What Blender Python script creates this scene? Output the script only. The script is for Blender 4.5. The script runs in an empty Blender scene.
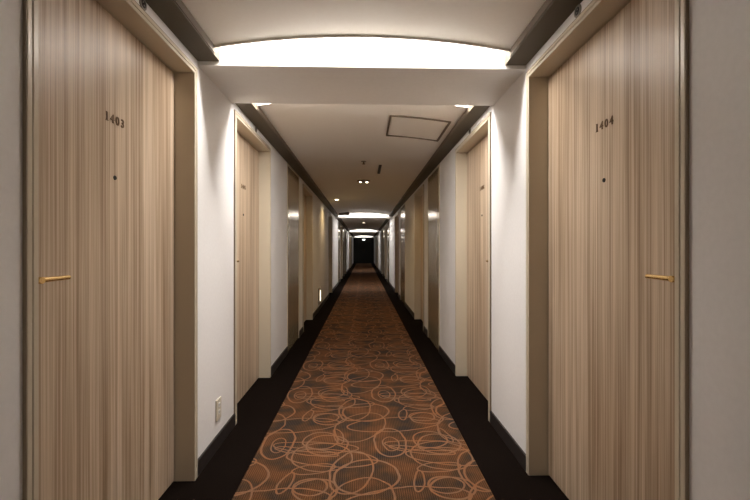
import bpy, bmesh, math
from mathutils import Vector

# ------------------------------------------------------------------ camera, world, exposure
scn = bpy.context.scene
col = scn.collection
EYE = 1.15
cam_data = bpy.data.cameras.new('camera')
cam_data.sensor_width = 36.0
cam_data.lens = 19.2
cam_data.clip_start = 0.02
cam = bpy.data.objects.new('camera', cam_data)
cam.location = (0, 0, EYE)
cam.rotation_euler = (math.radians(90), 0, -math.atan(11.3 / 400))
cam_data.shift_y = -0.5 / 750
col.objects.link(cam)
scn.camera = cam
world = bpy.data.worlds.new('world')
scn.world = world
world.use_nodes = True
world.node_tree.nodes['Background'].inputs[0].default_value = (0, 0, 0, 1)
world.node_tree.nodes['Background'].inputs[1].default_value = 0
scn.view_settings.view_transform = 'Standard'
scn.view_settings.look = 'None'
scn.view_settings.gamma = 1
scn.view_settings.use_curve_mapping = False
scn.view_settings.exposure = 0.34

COVE = 22.0      # radiance of the tubes hidden above the ceiling slots
FILL = 16.0        # watts of the unseen fill light added in each ceiling slot
DOWN = 22.0        # watts of the downlights
COVE_COL = (1.0, 0.955, 0.915)
WARM = (1.0, 0.68, 0.30)

# ------------------------------------------------------------------ measurements
XF = 0.838         # face of the door frames
XW = 0.848         # wall face
XD = 0.937         # face of the recessed door leaves
Y0, Y1 = -4.0, 33.3
HD = 2.027         # door opening head
SOF = EYE + 0.963  # underside of the side soffits
XS = 0.738         # inner edge of the side soffits
BEAM = EYE + 0.942
SLAB = 2.62
SPACING = 9.65
BEAMS = [2.07 + SPACING * k for k in range(4)]

# ------------------------------------------------------------------ materials
def mat(name, color, rough=0.6, metal=0.0, spec=0.5):
    m = bpy.data.materials.new(name)
    m.use_nodes = True
    b = m.node_tree.nodes['Principled BSDF']
    b.inputs['Base Color'].default_value = (*color, 1)
    b.inputs['Roughness'].default_value = rough
    b.inputs['Metallic'].default_value = metal
    b.inputs['Specular IOR Level'].default_value = spec
    return m

def nodes_of(m):
    nt = m.node_tree
    return nt, nt.nodes, nt.links, nt.nodes['Principled BSDF']

def textured(name, c1, c2, scale, rough, bump=0.0, stretch=(1, 1, 1), metal=0.0, spec=0.5, detail=4, bumpdist=0.002):
    """two-tone noise colour with an optional bump of the same noise"""
    m = mat(name, c1, rough, metal, spec)
    nt, N, L, b = nodes_of(m)
    geo = N.new('ShaderNodeNewGeometry')
    mp = N.new('ShaderNodeMapping')
    mp.inputs['Scale'].default_value = stretch
    L.new(geo.outputs['Position'], mp.inputs['Vector'])
    no = N.new('ShaderNodeTexNoise')
    no.inputs['Scale'].default_value = scale
    no.inputs['Detail'].default_value = detail
    L.new(mp.outputs[0], no.inputs['Vector'])
    cr = N.new('ShaderNodeValToRGB')
    cr.color_ramp.elements[0].position = 0.35
    cr.color_ramp.elements[1].position = 0.65
    cr.color_ramp.elements[0].color = (*c1, 1)
    cr.color_ramp.elements[1].color = (*c2, 1)
    L.new(no.outputs['Fac'], cr.inputs[0])
    L.new(cr.outputs[0], b.inputs['Base Color'])
    if bump:
        bp = N.new('ShaderNodeBump')
        bp.inputs['Strength'].default_value = bump
        bp.inputs['Distance'].default_value = bumpdist
        L.new(no.outputs['Fac'], bp.inputs['Height'])
        L.new(bp.outputs[0], b.inputs['Normal'])
    return m

def emit(name, color, strength):
    m = bpy.data.materials.new(name)
    m.use_nodes = True
    nt = m.node_tree
    nt.nodes.clear()
    e = nt.nodes.new('ShaderNodeEmission')
    e.inputs[0].default_value = (*color, 1)
    e.inputs[1].default_value = strength
    o = nt.nodes.new('ShaderNodeOutputMaterial')
    nt.links.new(e.outputs[0], o.inputs[0])
    return m

def wood_material():
    m = mat('oak_veneer', (0.5, 0.35, 0.22), 0.38, spec=0.5)
    nt, N, L, b = nodes_of(m)
    geo = N.new('ShaderNodeNewGeometry')
    def layer(sc, st, det, rg):
        mp = N.new('ShaderNodeMapping'); mp.inputs['Scale'].default_value = st
        L.new(geo.outputs['Position'], mp.inputs['Vector'])
        no = N.new('ShaderNodeTexNoise'); no.inputs['Scale'].default_value = sc
        no.inputs['Detail'].default_value = det; no.inputs['Roughness'].default_value = rg
        L.new(mp.outputs[0], no.inputs['Vector'])
        return no.outputs['Fac']
    fine = layer(1.0, (6, 150, 0.8), 4, 0.7)
    broad = layer(1.0, (3, 26, 0.35), 2, 0.5)
    tone = layer(1.0, (2, 5, 0.8), 2, 0.5)
    cr = N.new('ShaderNodeValToRGB')
    e = cr.color_ramp.elements
    e[0].position = 0.385; e[0].color = (0.25, 0.155, 0.086, 1)
    e[1].position = 0.585; e[1].color = (0.66, 0.53, 0.395, 1)
    k = cr.color_ramp.elements.new(0.475); k.color = (0.44, 0.325, 0.218, 1)
    mx = N.new('ShaderNodeMix'); mx.inputs[0].default_value = 0.33
    L.new(fine, mx.inputs[2]); L.new(broad, mx.inputs[3])
    mx2 = N.new('ShaderNodeMix'); mx2.inputs[0].default_value = 0.15
    L.new(mx.outputs[0], mx2.inputs[2]); L.new(tone, mx2.inputs[3])
    L.new(mx2.outputs[0], cr.inputs[0])
    L.new(cr.outputs[0], b.inputs['Base Color'])
    bp = N.new('ShaderNodeBump'); bp.inputs['Strength'].default_value = 0.12
    bp.inputs['Distance'].default_value = 0.0006
    L.new(fine, bp.inputs['Height']); L.new(bp.outputs[0], b.inputs['Normal'])
    return m

def carpet_material():
    m = mat('swirl_carpet', (0.1, 0.05, 0.02), 0.95, spec=0.1)
    nt, N, L, b = nodes_of(m)
    geo = N.new('ShaderNodeNewGeometry')
    PX, PY = 0.66, 0.80
    def math_(op, a, c=None, d=None):
        n = N.new('ShaderNodeMath'); n.operation = op
        for i, v in enumerate((a, c, d)):
            if v is None: continue
            if isinstance(v, (int, float)): n.inputs[i].default_value = v
            else: L.new(v, n.inputs[i])
        return n.outputs[0]
    def vec(op, a, c=None, d=None):
        n = N.new('ShaderNodeVectorMath'); n.operation = op
        for i, v in enumerate((a, c, d)):
            if v is None: continue
            if isinstance(v, tuple): n.inputs[i].default_value = v
            else: L.new(v, n.inputs[i])
        return n
    # a soft hand-drawn wobble in the drawn lines
    wn = N.new('ShaderNodeTexNoise'); wn.inputs['Scale'].default_value = 7.0; wn.inputs['Detail'].default_value = 1
    L.new(geo.outputs['Position'], wn.inputs['Vector'])
    wob = vec('SUBTRACT', wn.outputs['Color'], (0.5, 0.5, 0.5)).outputs[0]
    wob = vec('MULTIPLY', wob, (0.03, 0.03, 0)).outputs[0]
    P = vec('ADD', geo.outputs['Position'], wob).outputs[0]
    rings = [  # centre x, y, half width, half length, turn, line half thickness
        (0.157, 2.386, 0.092, 0.180, 0, 6.0), (0.402, 2.408, 0.104, 0.104, 12, 5.0),
        (0.504, 2.465, 0.025, 0.097, -14, 4.0), (0.431, 2.225, 0.171, 0.151, 20, 5.0),
        (0.402, 1.937, 0.086, 0.069, 0, 5.5), (0.598, 2.074, 0.109, 0.196, 8, 5.5),
        (0.013, 2.025, 0.164, 0.153, -18, 6.5), (0.378, 2.331, 0.253, 0.060, 6, 4.5),
        (-0.215, 2.354, 0.124, 0.120, -10, 5.0), (-0.385, 1.972, 0.028, 0.090, 10, 5.0),
        (-0.264, 2.096, 0.115, 0.046, -12, 4.5), (-0.331, 2.280, 0.190, 0.036, 14, 4.5),
        (-0.230, 1.911, 0.110, 0.088, 0, 5.5), (-0.175, 2.206, 0.257, 0.088, 9, 5.0),
        (0.20, 2.62, 0.31, 0.10, -7, 5.0), (-0.02, 2.60, 0.15, 0.22, 24, 5.0),
        (0.16, 2.36, 0.045, 0.085, 0, 4.0),
    ]
    acc = None
    for (cx, cy, rx, ry, rot, w) in rings:
        q = vec('SUBTRACT', P, (cx, cy, 0)).outputs[0]
        q = vec('WRAP', q, (PX / 2, PY / 2, 1), (-PX / 2, -PY / 2, -1)).outputs[0]
        if rot:
            r = N.new('ShaderNodeVectorRotate'); r.rotation_type = 'Z_AXIS'
            r.inputs['Angle'].default_value = math.radians(rot)
            L.new(q, r.inputs['Vector']); q = r.outputs[0]
        # distance to the ellipse: f*(f-1)/|grad|, close to a true distance near the line
        qs = vec('MULTIPLY', q, (1 / rx, 1 / ry, 0)).outputs[0]
        qg = vec('MULTIPLY', q, (1 / rx ** 2, 1 / ry ** 2, 0)).outputs[0]
        f = vec('LENGTH', qs).outputs['Value']
        gl = vec('LENGTH', qg).outputs['Value']
        d = math_('MULTIPLY', f, math_('ABSOLUTE', math_('SUBTRACT', f, 1.0)))
        d = math_('DIVIDE', d, math_('ADD', gl, 0.001))
        v = math_('DIVIDE', d, w * 0.001 * 0.95)
        acc = v if acc is None else math_('MINIMUM', acc, v)
    mr = N.new('ShaderNodeMapRange')
    mr.inputs['From Min'].default_value = 0.75; mr.inputs['From Max'].default_value = 1.25
    mr.inputs['To Min'].default_value = 1; mr.inputs['To Max'].default_value = 0
    L.new(acc, mr.inputs[0])
    def noise(sc, det=2):
        no = N.new('ShaderNodeTexNoise'); no.inputs['Scale'].default_value = sc; no.inputs['Detail'].default_value = det
        L.new(geo.outputs['Position'], no.inputs['Vector']); return no.outputs['Fac']
    def ramp(fac, stops):
        cr = N.new('ShaderNodeValToRGB'); L.new(fac, cr.inputs[0])
        e = cr.color_ramp.elements
        e[0].position, e[0].color = stops[0][0], (*stops[0][1], 1)
        e[1].position, e[1].color = stops[-1][0], (*stops[-1][1], 1)
        for p, c in stops[1:-1]:
            k = e.new(p); k.color = (*c, 1)
        return cr.outputs[0]
    ground = ramp(noise(5.5), [(0.36, (0.038, 0.027, 0.021)), (0.46, (0.066, 0.035, 0.018)), (0.64, (0.118, 0.050, 0.021))])
    line = ramp(noise(8), [(0.38, (0.200, 0.108, 0.062)), (0.64, (0.24, 0.102, 0.044))])
    # loop pile: small rows across and along the runner
    sx = N.new('ShaderNodeSeparateXYZ'); L.new(geo.outputs['Position'], sx.inputs[0])
    rx_ = math_('SINE', math_('MULTIPLY', sx.outputs[0], 2 * math.pi / 0.0105))
    ry_ = math_('SINE', math_('MULTIPLY', sx.outputs[1], 2 * math.pi / 0.016))
    rib = math_('MULTIPLY', rx_, math_('ADD', 0.6, math_('MULTIPLY', ry_, 0.4)))
    shade = math_('MULTIPLY_ADD', rib, 0.55, 1.0)
    mx = N.new('ShaderNodeMix'); mx.data_type = 'RGBA'
    gr = vec('SCALE', ground); L.new(shade, gr.inputs['Scale'])
    L.new(mr.outputs[0], mx.inputs[0]); L.new(gr.outputs[0], mx.inputs[6]); L.new(line, mx.inputs[7])
    L.new(mx.outputs[2], b.inputs['Base Color'])
    bp = N.new('ShaderNodeBump'); bp.inputs['Strength'].default_value = 0.35; bp.inputs['Distance'].default_value = 0.002
    L.new(rib, bp.inputs['Height']); L.new(bp.outputs[0], b.inputs['Normal'])
    return m

M = {
    'wall': textured('wall_vinyl', (0.80, 0.785, 0.775), (0.825, 0.81, 0.80), 60, 0.6, 0.25, (1, 1, 1), bumpdist=0.0008),
    'ceiling': textured('ceiling_paper', (0.91, 0.875, 0.82), (0.92, 0.89, 0.835), 50, 0.8, 0.1, bumpdist=0.0006),
    'beam': textured('beam_paper', (0.84, 0.81, 0.77), (0.86, 0.83, 0.79), 50, 0.75, 0.1, bumpdist=0.0006),
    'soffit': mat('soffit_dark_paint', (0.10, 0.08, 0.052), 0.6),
    'frame': mat('champagne_frame_paint', (0.62, 0.545, 0.42), 0.28, 0.0),
    'edge': mat('frame_shade_brown', (0.26, 0.20, 0.135), 0.6),  # shade beside the frame, put into the colour
    'gap': mat('shadow_gap_bronze', (0.11, 0.082, 0.055), 0.6),
    'groove': mat('frame_groove', (0.06, 0.05, 0.04), 0.6),
    'panel': textured('champagne_steel', (0.42, 0.34, 0.22), (0.44, 0.36, 0.235), 3, 0.17, 0, (1, 1, 1), 0.35),
    'wood': wood_material(),
    'base': mat('dark_skirting', (0.020, 0.014, 0.012), 0.55),
    'border': textured('dark_border_carpet', (0.0065, 0.0042, 0.0032), (0.010, 0.0066, 0.0052), 220, 1.0, 0.5, spec=0.02),
    'carpet': carpet_material(),
    'brass': mat('brushed_brass', (0.72, 0.52, 0.24), 0.26, 1.0),
    'bronze': mat('dark_bronze', (0.12, 0.062, 0.022), 0.5, 0.2),
    'black': mat('black_plastic', (0.012, 0.011, 0.010), 0.4),
    'white': mat('white_plastic', (0.75, 0.73, 0.69), 0.4),
    'ivory': mat('ivory_plastic', (0.62, 0.56, 0.45), 0.4),
    'grey': mat('grey_metal', (0.30, 0.27, 0.23), 0.4, 0.5),
    'hatch': mat('hatch_edge', (0.15, 0.115, 0.08), 0.5, 0.3),
    'end': mat('dark_green_steel', (0.006, 0.008, 0.004), 0.35),
    'tube': emit('cove_tube', COVE_COL, COVE),
    'lamp': emit('downlight_lamp', (1.0, 0.85, 0.62), 22),
    'sign': emit('sign_face', (0.9, 1.0, 0.92), 5.0),
    'foot': emit('foot_light', (1.0, 0.86, 0.62), 3.0),
}

# ------------------------------------------------------------------ mesh helpers
def box(bm, x0, x1, y0, y1, z0, z1):
    if x0 > x1: x0, x1 = x1, x0
    v = [bm.verts.new(p) for p in ((x0, y0, z0), (x1, y0, z0), (x1, y1, z0), (x0, y1, z0),
                                   (x0, y0, z1), (x1, y0, z1), (x1, y1, z1), (x0, y1, z1))]
    for f in ((0, 3, 2, 1), (4, 5, 6, 7), (0, 1, 5, 4), (1, 2, 6, 5), (2, 3, 7, 6), (3, 0, 4, 7)):
        bm.faces.new([v[i] for i in f])

def cyl(bm, p, q, r, r2=None, n=24):
    """closed cylinder or cone from p to q"""
    p, q = Vector(p), Vector(q)
    r2 = r if r2 is None else r2
    d = (q - p).normalized()
    u = d.orthogonal().normalized(); w = d.cross(u)
    a = [bm.verts.new(p + (u * math.cos(t) + w * math.sin(t)) * r) for t in [2 * math.pi * i / n for i in range(n)]]
    b = [bm.verts.new(q + (u * math.cos(t) + w * math.sin(t)) * r2) for t in [2 * math.pi * i / n for i in range(n)]]
    for i in range(n):
        bm.faces.new((a[i], a[(i + 1) % n], b[(i + 1) % n], b[i]))
    bm.faces.new(a[::-1]); bm.faces.new(b)

def ring(bm, c, axis, r_in, r_out, t, n=32):
    """flat washer of thickness t along axis from c"""
    c = Vector(c); d = Vector(axis).normalized(); u = d.orthogonal().normalized(); w = d.cross(u)
    rows = []
    for (r, o) in ((r_in, 0), (r_out, 0), (r_out, t * 0.6), (r_out - min(0.15 * (r_out - r_in), t), t), (r_in, t)):
        rows.append([bm.verts.new(c + d * o + (u * math.cos(a) + w * math.sin(a)) * r) for a in [2 * math.pi * i / n for i in range(n)]])
    for k in range(5):
        A, B = rows[k], rows[(k + 1) % 5]
        for i in range(n):
            bm.faces.new((A[i], A[(i + 1) % n], B[(i + 1) % n], B[i]))

def build(name, bm, material, parent=None, origin=(0, 0, 0), bevel=0.0, smooth=False):
    """link bm (given in room coordinates) as one mesh object whose own origin is `origin`"""
    bmesh.ops.recalc_face_normals(bm, faces=bm.faces)
    bmesh.ops.translate(bm, verts=bm.verts, vec=-Vector(origin))
    me = bpy.data.meshes.new(name)
    bm.to_mesh(me); bm.free()
    me.materials.append(material)
    if smooth:
        for f in me.polygons: f.use_smooth = True
        me.set_sharp_from_angle(angle=math.radians(40))
    o = bpy.data.objects.new(name, me)
    col.objects.link(o)
    if parent: o.parent = parent
    else: o.location = origin
    if bevel:
        b = o.modifiers.new('bevel', 'BEVEL'); b.width = bevel; b.segments = 2; b.limit_method = 'ANGLE'
    return o

def thing(name, loc, label, cat, group=None, kind=None):
    o = bpy.data.objects.new(name, None)
    col.objects.link(o)
    o.location = loc
    o.empty_display_size = 0.1
    tag(o, label, cat, group, kind)
    return o

def tag(o, label=None, cat=None, group=None, kind=None):
    if label: o['label'] = label
    if cat: o['category'] = cat
    if group: o['group'] = group
    if kind: o['kind'] = kind
    return o

def part(name, bm, material, parent, bevel=0.0, smooth=False):
    # walk up to get the world origin of the parent chain
    org = Vector((0, 0, 0)); p = parent
    while p: org = org + p.location; p = p.parent
    return build(name, bm, material, parent, org, bevel, smooth)

# ------------------------------------------------------------------ openings on each wall
# (near jamb, far jamb, kind)
DOORS = [(1.056, 2.010), (2.672, 3.610), (5.625, 6.570), (9.72, 10.68), (14.75, 15.70), (17.9, 18.85),
         (24.4, 25.35), (27.5, 28.45)]
PANELS = [(4.445, 5.245), (8.15, 9.12), (13.25, 14.15), (16.3, 17.2), (23.0, 23.9), (26.0, 26.9)]
PANELS_OF = {-1: [PANELS[0]] + PANELS[2:], 1: PANELS}
FW = 0.034         # visible width of a door frame face
PH = 2.108         # head of the service panels

# ------------------------------------------------------------------ floor
bm = bmesh.new(); box(bm, -1.15, 1.15, Y0 - 0.1, Y1 + 0.1, -0.08, 0.0)
tag(build('floor', bm, M['border']), 'dark brown carpet border along both sides of the corridor', 'floor', kind='structure')
bm = bmesh.new(); box(bm, -0.604, 0.604, Y0 + 0.02, Y1 - 0.02, 0.0, 0.004)
tag(build('carpet_runner', bm, M['carpet']), 'long brown carpet runner with orange swirling loops down the corridor floor', 'carpet')

# ------------------------------------------------------------------ walls
for side, s in (('left', -1), ('right', 1)):
    bm = bmesh.new()
    cuts = sorted([(a - FW, b + FW, HD + FW) for a, b in DOORS] + [(a, b, PH) for a, b in PANELS_OF[s]])
    y = Y0
    for a, b, h in cuts:
        box(bm, s * XW, s * 1.10, y, a, 0, SLAB)
        box(bm, s * XW, s * 1.10, a, b, h, SLAB)
        y = b
    box(bm, s * XW, s * 1.10, y, Y1, 0, SLAB)
    tag(build('wall_' + side, bm, M['wall']), 'pale papered corridor wall on the %s side' % side, 'wall', kind='structure')
    bm = bmesh.new()
    y = Y0
    for a, b, h in cuts:
        box(bm, s * XF, s * XW, y, a, 0, 0.08); y = b
    box(bm, s * XF, s * XW, y, Y1, 0, 0.08)
    tag(build('baseboard_' + side, bm, M['base']), 'low dark skirting along the %s wall' % side, 'baseboard', kind='structure')
bm = bmesh.new(); box(bm, -1.1, 1.1, Y1, Y1 + 0.1, 0, SLAB)
tag(build('wall_end', bm, M['end']), 'dark wall closing the far end of the corridor', 'wall', kind='structure')
bm = bmesh.new(); box(bm, -1.1, 1.1, Y0 - 0.1, Y0, 0, SLAB)
tag(build('wall_back', bm, M['wall']), 'pale wall at the near end of the corridor', 'wall', kind='structure')

# ------------------------------------------------------------------ ceiling: shallow vaults between the beams
LIP = 0.010
SPR, RISE, T = EYE + 0.994 + LIP, 0.060, 0.012
def vault(bm, ya, yb, baffle_a, baffle_b, lo=0, hi=None):
    n = 24
    hi = T if hi is None else hi
    def prof(z_off): return [(XS * (-1 + 2 * i / n), SPR + RISE * (1 - (-1 + 2 * i / n) ** 2) + z_off) for i in range(n + 1)]
    rows = []
    for yy, off in ((ya, lo), (yb, lo), (yb, hi), (ya, hi)):
        rows.append([bm.verts.new((x, yy, z)) for x, z in prof(off)])
    for k in range(4):
        A, B = rows[k], rows[(k + 1) % 4]
        for i in range(n):
            f = bm.faces.new((A[i], A[i + 1], B[i + 1], B[i]))
            f.smooth = k in (0, 2)
    for yb_ in [v for v in (baffle_a, baffle_b) if v is not None]:
        box(bm, -XS, XS, yb_ - 0.01, yb_ + 0.01, SPR + RISE + T * 0.5, SLAB)
bm = bmesh.new()
segs = []
y = Y0
for b in BEAMS:
    segs.append((y, b - 0.075)); y = b + 0.53 + 0.185
segs.append((BEAMS[-1] + 0.53, Y1))
for i, (a, b) in enumerate(segs):
    vault(bm, a, b, a + 0.26 if i else None, b - 0.26 if i < len(segs) - 1 else None)
    # a slim rim turned down along each edge that borders a slot
    if i: vault(bm, a, a + 0.008, None, None, -LIP, -0.0002)
    if i < len(segs) - 1: vault(bm, b - 0.008, b, None, None, -LIP, -0.0002)
box(bm, -1.1, 1.1, Y0 - 0.1, Y1 + 0.1, SLAB, SLAB + 0.1)
bmesh.ops.recalc_face_normals(bm, faces=bm.faces)
me = bpy.data.meshes.new('ceiling'); bm.to_mesh(me); bm.free(); me.materials.append(M['ceiling'])
me.set_sharp_from_angle(angle=math.radians(30))
o = bpy.data.objects.new('ceiling', me); col.objects.link(o)
tag(o, 'shallow vaulted cream ceiling running between the cross beams', 'ceiling', kind='structure')

n_trim = 0
def trim(bm, m, label):
    global n_trim
    n_trim += 1
    return tag(build('trim_%d' % n_trim, bm, m), label, 'trim', kind='structure')
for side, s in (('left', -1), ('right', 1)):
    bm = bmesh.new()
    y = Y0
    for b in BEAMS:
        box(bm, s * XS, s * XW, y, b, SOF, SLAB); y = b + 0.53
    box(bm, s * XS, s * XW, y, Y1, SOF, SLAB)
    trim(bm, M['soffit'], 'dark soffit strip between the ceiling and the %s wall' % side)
for side, s in (('left', -1), ('right', 1)):      # dark slotted air strip against the edge of the vault
    bm = bmesh.new()
    for ya, yb in segs: box(bm, s * (XS - 0.004), s * XS, ya, yb, SOF + 0.006, SPR + 0.004)
    trim(bm, M['gap'], 'dark linear air strip along the %s edge of the ceiling' % side)
for i, b in enumerate(BEAMS):
    bm = bmesh.new(); box(bm, -XW, XW, b, b + 0.53, BEAM, SLAB)
    trim(bm, M['beam'], '%s cream cross beam over the corridor' % ('first', 'second', 'third', 'last')[i])

# ------------------------------------------------------------------ doors
def digits(text, s, yc, zc, size, parent):
    cu = bpy.data.curves.new('number', 'FONT')
    cu.body = text; cu.size = size; cu.align_x = 'CENTER'; cu.align_y = 'CENTER'
    cu.extrude = 0.0012; cu.offset = size * 0.020; cu.space_character = 1.42
    t = bpy.data.objects.new('tmp_number', cu); col.objects.link(t)
    dg = bpy.context.evaluated_depsgraph_get(); dg.update()
    me = bpy.data.meshes.new_from_object(t.evaluated_get(dg))
    bpy.data.objects.remove(t)
    # the figure 1 has a slab foot and a small flag
    b_ = bmesh.new(); b_.from_mesh(me)
    xm = min(v.co.x for v in b_.verts)
    one = [v.co for v in b_.verts if v.co.x < xm + size * 0.30]
    x_hi = max(c.x for c in one); y_lo = min(c.y for c in one); y_hi = max(c.y for c in one); zt = cu.extrude
    box(b_, x_hi - size * 0.22, x_hi + size * 0.09, y_lo, y_lo + size * 0.055, -zt, zt)
    box(b_, x_hi - size * 0.20, x_hi - size * 0.02, y_hi - size * 0.055, y_hi, -zt, zt)
    b_.to_mesh(me); b_.free()
    me.name = 'room_number'; me.materials.clear(); me.materials.append(M['bronze'])
    o = bpy.data.objects.new('room_number', me); col.objects.link(o)
    o.parent = parent
    o.rotation_euler = (math.radians(90), 0, math.radians(90) * (1 if s < 0 else -1))
    o.location = (s * (XD - 0.0012) - parent.location.x, yc - parent.location.y, zc)
    o['label'] = 'dark bronze number ' + text
    return o

def door(n, s, a, b, number, label):
    t = thing('door_%d' % n, (s * XD, (a + b) / 2, 0), label, 'door', kind='structure')
    yc = (a + b) / 2
    # frame: outer moulding, groove, inner moulding running into the jamb
    bm = bmesh.new()
    def U(x0, x1, w0, w1):
        """U shape of jambs and head between offsets w0..w1 outside the opening"""
        box(bm, s * x0, s * x1, a - w1, a - w0, 0, HD + w1)
        box(bm, s * x0, s * x1, b + w0, b + w1, 0, HD + w1)
        box(bm, s * x0, s * x1, a - w0, b + w0, HD + w0, HD + w1)
    U(XF, 0.985, 0, 0.0155)
    U(XF, 0.985, 0.0195, FW)
    fr = part('door_frame', bm, M['frame'], t, bevel=0.0012)
    bm = bmesh.new(); U(XF + 0.005, 0.985, 0.0156, 0.0194)
    part('frame_groove', bm, M['groove'], fr)
    bm = bmesh.new(); U(XF + 0.0012, XW + 0.004, FW + 0.0001, FW + 0.0035)  # dark strip painting the shade along the frame's outer side
    part('frame_shade_strip', bm, M['edge'], t)
    bm = bmesh.new(); box(bm, s * XD, s * (XD + 0.04), a + 0.003, b - 0.003, 0.008, HD - 0.003)
    leaf = part('door_leaf', bm, M['wood'], t, bevel=0.0015)
    bm = bmesh.new(); box(bm, s * 0.99, s * 1.0, a, b, 0, HD)
    part('door_backing', bm, M['black'], t)
    # peephole
    bm = bmesh.new(); ring(bm, (s * XD, yc, 1.42), (-s, 0, 0), 0.0045, 0.0085, 0.003)
    ph = part('peephole', bm, M['black'], t, smooth=True)
    bm = bmesh.new(); cyl(bm, (s * (XD + .002), yc, 1.42), (s * (XD - 0.001), yc, 1.42), 0.0048)
    part('lens', bm, M['black'], ph, smooth=True)
    # lever handle on the near side
    hy, hz = a + 0.055, 1.066
    bm = bmesh.new(); cyl(bm, (s * XD, hy, hz), (s * (XD - 0.008), hy, hz), 0.021, 0.020, 32)
    h = part('door_handle', bm, M['brass'], t, smooth=True)
    bm = bmesh.new(); cyl(bm, (s * (XD - 0.008), hy, hz), (s * (XD - 0.066), hy, hz), 0.0095)
    part('handle_neck', bm, M['brass'], h, smooth=True)
    bm = bmesh.new()
    xl = s * (XD - 0.055)
    cyl(bm, (xl, hy + 0.006, hz), (xl, hy + 0.110, hz + 0.001), 0.0078, 0.0070)
    cyl(bm, (xl, hy + 0.110, hz + 0.001), (xl, hy + 0.1125, hz + 0.001), 0.0070, 0.0052)
    part('lever', bm, M['brass'], h, smooth=True)
    if number: digits(number, s, yc, 1.636, 0.044, t)
    return t

ORD = ['first', 'second', 'third', 'fourth', 'fifth', 'sixth', 'seventh', 'eighth']
n = 0
for si, (side, s) in enumerate((('left', -1), ('right', 1))):
    for i, (a, b) in enumerate(DOORS):
        n += 1
        num = {0: ('1403', '1404'), 1: ('1405', '1406')}.get(i, (None, None))[si]
        if i == 0: lab = 'tan wood-grain room door numbered %s with brass lever, on the %s wall' % (num, side)
        else: lab = 'tan wood-grain room door, %s door along the %s wall' % (ORD[i], side)
        door(n, s, a, b, num, lab)

def panel_door(n, s, a, b, label):
    t = thing('door_%d' % n, (s * XF, (a + b) / 2, 0), label, 'service door', kind='structure')
    bm = bmesh.new()
    w = 0.022
    box(bm, s * (XF + .003), s * 0.95, a, a + w, 0, PH); box(bm, s * (XF + .003), s * 0.95, b - w, b, 0, PH)
    box(bm, s * (XF + .003), s * 0.95, a + w, b - w, PH - w, PH)
    part('door_frame', bm, M['frame'], t, bevel=0.001)
    bm = bmesh.new(); box(bm, s * (XF + 0.006), s * (XF + 0.04), a + w + 0.003, b - w - 0.003, 0.01, PH - w - 0.003)
    part('door_leaf', bm, M['panel'], t, bevel=0.001)
    bm = bmesh.new(); box(bm, s * 0.96, s * 0.97, a, b, 0, PH)
    part('door_backing', bm, M['black'], t)
    bm = bmesh.new(); box(bm, s * (XF + 0.004), s * (XF + 0.01), a + 0.06, a + 0.085, 0.93, 1.05)
    part('door_handle', bm, M['bronze'], t, bevel=0.002)
for si, (side, s) in enumerate((('left', -1), ('right', 1))):
    for i, (a, b) in enumerate(PANELS_OF[s]):
        n += 1
        panel_door(n, s, a, b, 'flush glossy champagne metal service door, %s such door along the %s wall' % (ORD[i], side))

# far end double door
n += 1
t = thing('door_%d' % n, (0, Y1, 0), 'dark double fire door closing the far end of the corridor', 'door', kind='structure')
for k, (xa, xb) in enumerate(((-0.80, -0.003), (0.003, 0.80))):
    bm = bmesh.new(); box(bm, xa, xb, Y1 - 0.045, Y1 - 0.003, 0.008, 2.06)
    lf = part('door_leaf', bm, M['end'], t, bevel=0.002)
    bm = bmesh.new(); hx = xb - 0.07 if k == 0 else xa + 0.07
    cyl(bm, (hx, Y1 - 0.085, 0.9), (hx, Y1 - 0.085, 1.2), 0.010)
    cyl(bm, (hx, Y1 - 0.085, 0.93), (hx, Y1 - 0.045, 0.93), 0.006)
    cyl(bm, (hx, Y1 - 0.085, 1.17), (hx, Y1 - 0.045, 1.17), 0.006)
    part('handle', bm, M['bronze'], lf, smooth=True)

# ------------------------------------------------------------------ small round devices over the first doors
def device(s, yc, label):
    t = thing('door_sensor', (s * XW, yc, 2.092), label, 'sensor', 'round sensors over the doors')
    bm = bmesh.new(); cyl(bm, (s * XW, yc, 2.092), (s * (XW - 0.005), yc, 2.092), 0.024, 0.0225, 32)
    part('cover_plate', bm, M['grey'], t, smooth=True)
    bm = bmesh.new(); ring(bm, (s * (XW - 0.005), yc, 2.092), (-s, 0, 0), 0.009, 0.0155, 0.002)
    part('rim', bm, M['black'], t, smooth=True)
    bm = bmesh.new(); cyl(bm, (s * (XW - 0.005), yc, 2.092), (s * (XW - 0.0075), yc, 2.092), 0.0045, 0.004)
    part('lens', bm, M['black'], t, smooth=True)
for i, (a, b) in enumerate(DOORS[:2]):
    for side, s, num in (('left', -1, ('1403', '1405')), ('right', 1, ('1404', '1406'))):
        where = ('over door ' + num[0]) if i == 0 else 'over the second door of the %s wall' % side
        device(s, (a + b) / 2 + 0.025, 'small round grey sensor on the wall ' + where)

# ------------------------------------------------------------------ wall outlet and foot light
t = thing('wall_outlet', (-XW, 2.35, 0.222), 'small ivory socket plate low on the left wall beyond door 1403', 'outlet')
bm = bmesh.new(); box(bm, -XW, -XW + 0.008, 2.312, 2.388, 0.162, 0.284)
part('cover_plate', bm, M['ivory'], t, bevel=0.003)
for z in (0.195, 0.237):
    bm = bmesh.new(); box(bm, -XW + 0.006, -XW + 0.0105, 2.335, 2.365, z - 0.002, z + 0.024)
    sk = part('socket', bm, M['white'], t, bevel=0.001)
    bm = bmesh.new()
    for yy in (2.344, 2.356): box(bm, -XW + 0.0095, -XW + 0.0108, yy - 0.0012, yy + 0.0012, z + 0.005, z + 0.016)
    part('slots', bm, M['black'], sk)

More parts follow.
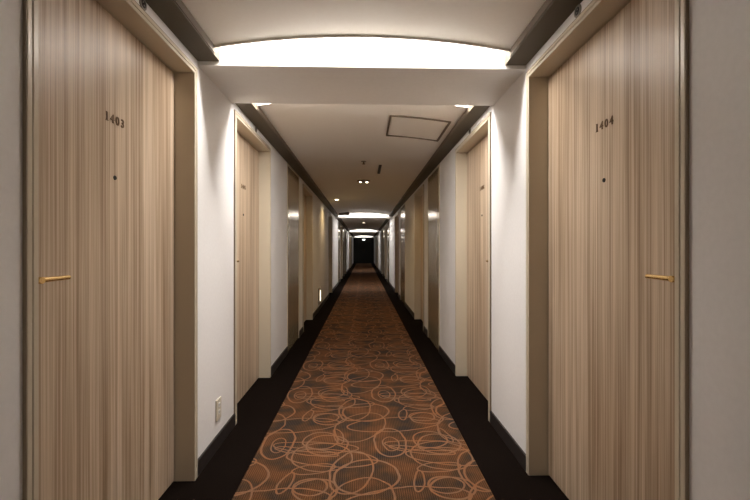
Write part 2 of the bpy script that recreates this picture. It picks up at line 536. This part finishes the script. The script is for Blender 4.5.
t = thing('foot_light', (-XW, 7.62, 0.27), 'small lit foot light low on the left wall past the third door', 'wall light')
bm = bmesh.new(); box(bm, -XW, -XW + 0.02, 7.5, 7.76, 0.12, 0.42)
part('cover_plate', bm, M['grey'], t, bevel=0.003)
bm = bmesh.new(); box(bm, -XW + 0.019, -XW + 0.024, 7.62, 7.70, 0.17, 0.37)
part('diffuser', bm, M['foot'], t, bevel=0.002)

# ------------------------------------------------------------------ ceiling fittings
def zc(x): return SPR + RISE * (1 - (x / XS) ** 2)
def tilt(x): return -2 * RISE * x / XS ** 2          # slope of the vault at x

# access hatch: a panel in a thin dark frame, following the vault
HX0, HX1, HY0, HY1 = 0.205, 0.690, 3.14, 3.70
def curved_slab(bm, x0, x1, y0, y1, zlo, zhi, n=8):
    rows = []
    for yy, off in ((y0, zlo), (y1, zlo), (y1, zhi), (y0, zhi)):
        rows.append([bm.verts.new((x0 + (x1 - x0) * i / n, yy, zc(x0 + (x1 - x0) * i / n) + off)) for i in range(n + 1)])
    for k in range(4):
        A, B = rows[k], rows[(k + 1) % 4]
        for i in range(n): bm.faces.new((A[i], A[i + 1], B[i + 1], B[i]))
    for i in (0, n): bm.faces.new([rows[k][i] for k in range(4)])
t = thing('access_hatch', ((HX0 + HX1) / 2, (HY0 + HY1) / 2, zc(0.45)), 'square access hatch with dark edge in the ceiling past the first beam', 'hatch')
bm = bmesh.new(); curved_slab(bm, HX0 + 0.022, HX1 - 0.022, HY0 + 0.022, HY1 - 0.022, -0.004, 0.001)
part('hatch_panel', bm, M['ceiling'], t)
bm = bmesh.new(); w = 0.014
for args in ((HX0, HX1, HY0, HY0 + w), (HX0, HX1, HY1 - w, HY1), (HX0, HX0 + w, HY0 + w, HY1 - w), (HX1 - w, HX1, HY0 + w, HY1 - w)):
    curved_slab(bm, *args, -0.010, 0.001)
part('hatch_frame', bm, M['hatch'], t)

t = thing('sprinkler_head', (0.0, 4.83, zc(0)), 'tiny sprinkler head on the ceiling before the twin spot lamp', 'sprinkler')
bm = bmesh.new(); cyl(bm, (0, 4.83, zc(0) + 0.002), (0, 4.83, zc(0) - 0.006), 0.034, 0.028)
part('base_ring', bm, M['grey'], t, smooth=True)
bm = bmesh.new(); cyl(bm, (0, 4.83, zc(0) - 0.006), (0, 4.83, zc(0) - 0.03), 0.007); cyl(bm, (0, 4.83, zc(0) - 0.03), (0, 4.83, zc(0) - 0.033), 0.02)
part('nozzle', bm, M['bronze'], t, smooth=True)

bm = bmesh.new(); curved_slab(bm, 0.19, 0.225, 5.0, 5.55, -0.008, 0.001, 2)
tag(build('air_vent', bm, M['black'], None), 'narrow dark linear air slot in the ceiling beside the sprinkler head', 'vent')

def spot(loc, energy, color, angle=150, radius=0.045, blend=0.9):
    L = bpy.data.lights.new('downlight_glow', 'SPOT')
    L.energy = energy; L.color = color; L.spot_size = math.radians(angle); L.spot_blend = blend; L.shadow_soft_size = radius
    o = bpy.data.objects.new('downlight_glow', L); col.objects.link(o)
    return o, L

def downlight(x, y, label, energy, color, r=0.052, angle=140):
    z = zc(x)
    t = thing('downlight', (x, y, z), label, 'downlight', 'round ceiling downlights')
    bm = bmesh.new(); ring(bm, (x, y, z + 0.006), (0, 0, -1), r * 0.8, r * 1.25, 0.014)
    part('trim_ring', bm, M['white'], t, smooth=True)
    bm = bmesh.new(); cyl(bm, (x, y, z + 0.002), (x, y, z - 0.004), r * 0.8)
    part('lens', bm, M['lamp'], t, smooth=True)
    o, L = spot((x, y, z), energy, color, angle, r * 0.8)
    o.parent = t; o.location = (0, 0, -0.012)
    return t
downlight(-0.56, 8.25, 'round lit downlight on the left of the ceiling before the second beam', DOWN, WARM)
downlight(0.0, 15.8, 'round lit downlight in mid ceiling past the second beam', DOWN * 0.5, WARM)
downlight(-0.56, 25.0, 'round lit downlight on the left of the ceiling past the third beam', DOWN * 0.5, WARM)
downlight(0.0, -1.25, 'added round downlight in the ceiling behind the viewer, brightening the near walls', 40, (1.0, 0.90, 0.80), angle=165)  # added lamp out of view, brightens the near bay

t = thing('twin_spot_lamp', (0, 6.2, zc(0)), 'small round ceiling fitting with two tiny lit lamps', 'ceiling light')
bm = bmesh.new(); cyl(bm, (0, 6.2, zc(0) + 0.002), (0, 6.2, zc(0) - 0.012), 0.105, 0.098, 40)
part('base_plate', bm, M['grey'], t, smooth=True)
for x in (-0.05, 0.05):
    bm = bmesh.new(); ring(bm, (x, 6.2, zc(0) - 0.012), (0, 0, -1), 0.020, 0.028, 0.010)
    k = part('lamp_cup', bm, M['white'], t, smooth=True)
    bm = bmesh.new(); cyl(bm, (x, 6.2, zc(0) - 0.012), (x, 6.2, zc(0) - 0.024), 0.0205, 0.014)
    part('bulb', bm, M['lamp'], k, smooth=True)
    o, L = spot(None, 13.0, WARM, 165, 0.02)
    o.parent = t; o.location = (x, 0, -0.03)

t = thing('ceiling_air_unit', (-0.54, 11.2, zc(0.54)), 'flat dark box under the ceiling just before the second beam', 'air unit')
bm = bmesh.new(); box(bm, -0.69, -0.40, 11.12, 11.28, zc(0.69) - 0.045, zc(0.40) + 0.002)
part('housing', bm, M['hatch'], t, bevel=0.006)
bm = bmesh.new(); box(bm, -0.67, -0.42, 11.13, 11.27, zc(0.69) - 0.051, zc(0.69) - 0.045)
part('grille', bm, M['black'], t, bevel=0.002)

# lit sign hung before the end door
t = thing('lit_sign', (0.0, 32.4, 2.02), 'small lit white sign hanging before the dark end door', 'sign')
bm = bmesh.new(); box(bm, -0.12, 0.12, 32.37, 32.43, 1.90, 1.99)
part('sign_box', bm, M['white'], t, bevel=0.004)
bm = bmesh.new(); box(bm, -0.108, 0.108, 32.366, 32.371, 1.912, 1.978)
part('sign_face', bm, M['sign'], t)
for x in (-0.08, 0.08):
    bm = bmesh.new(); cyl(bm, (x, 32.4, 1.98), (x, 32.4, zc(x) + 0.002), 0.006)
    part('hanger', bm, M['grey'], t, smooth=True)

# ------------------------------------------------------------------ fluorescent tubes in the coves above the slots
def tube(y, z, label):
    t = thing('cove_lamp', (0, y, z), label, 'cove lamp', 'tubes hidden above the ceiling slots')
    bm = bmesh.new(); box(bm, -0.70, 0.70, y - 0.02, y + 0.02, z + 0.02, z + 0.055)
    part('batten', bm, M['white'], t)
    bm = bmesh.new(); cyl(bm, (-0.68, y, z), (0.68, y, z), 0.014, n=12)
    part('tube', bm, M['tube'], t, smooth=True)
NAMES = ['first', 'second', 'third', 'last']
for i, b in enumerate(BEAMS):
    tube(b - 0.095, EYE + 1.22, 'fluorescent tube above the slot before the %s beam' % NAMES[i])
    if i < 3: tube(b + 0.53 + 0.150, EYE + 1.25, 'fluorescent tube above the slot beyond the %s beam' % NAMES[i])

# unseen area lights added in the slots to brighten walls, doors and ceiling
def slot_fill(y, z, depth, tilt_deg, power):
    L = bpy.data.lights.new('cove_fill', 'AREA')
    L.shape = 'RECTANGLE'; L.size = 1.42; L.size_y = depth
    L.energy = power; L.color = COVE_COL
    o = bpy.data.objects.new('cove_fill', L); col.objects.link(o)
    o.location = (0, y, z)
    o.rotation_euler = (math.radians(tilt_deg), 0, 0)
for i, b in enumerate(BEAMS):
    slot_fill(b - 0.036, EYE + 1.105, 0.06, -8, FILL * (1.1, 0.7, 0.55, 0.4)[i])
    if i < 3: slot_fill(b + 0.53 + 0.093, EYE + 1.105, 0.17, 34, FILL * (2.0, 1.2, 0.9)[i])
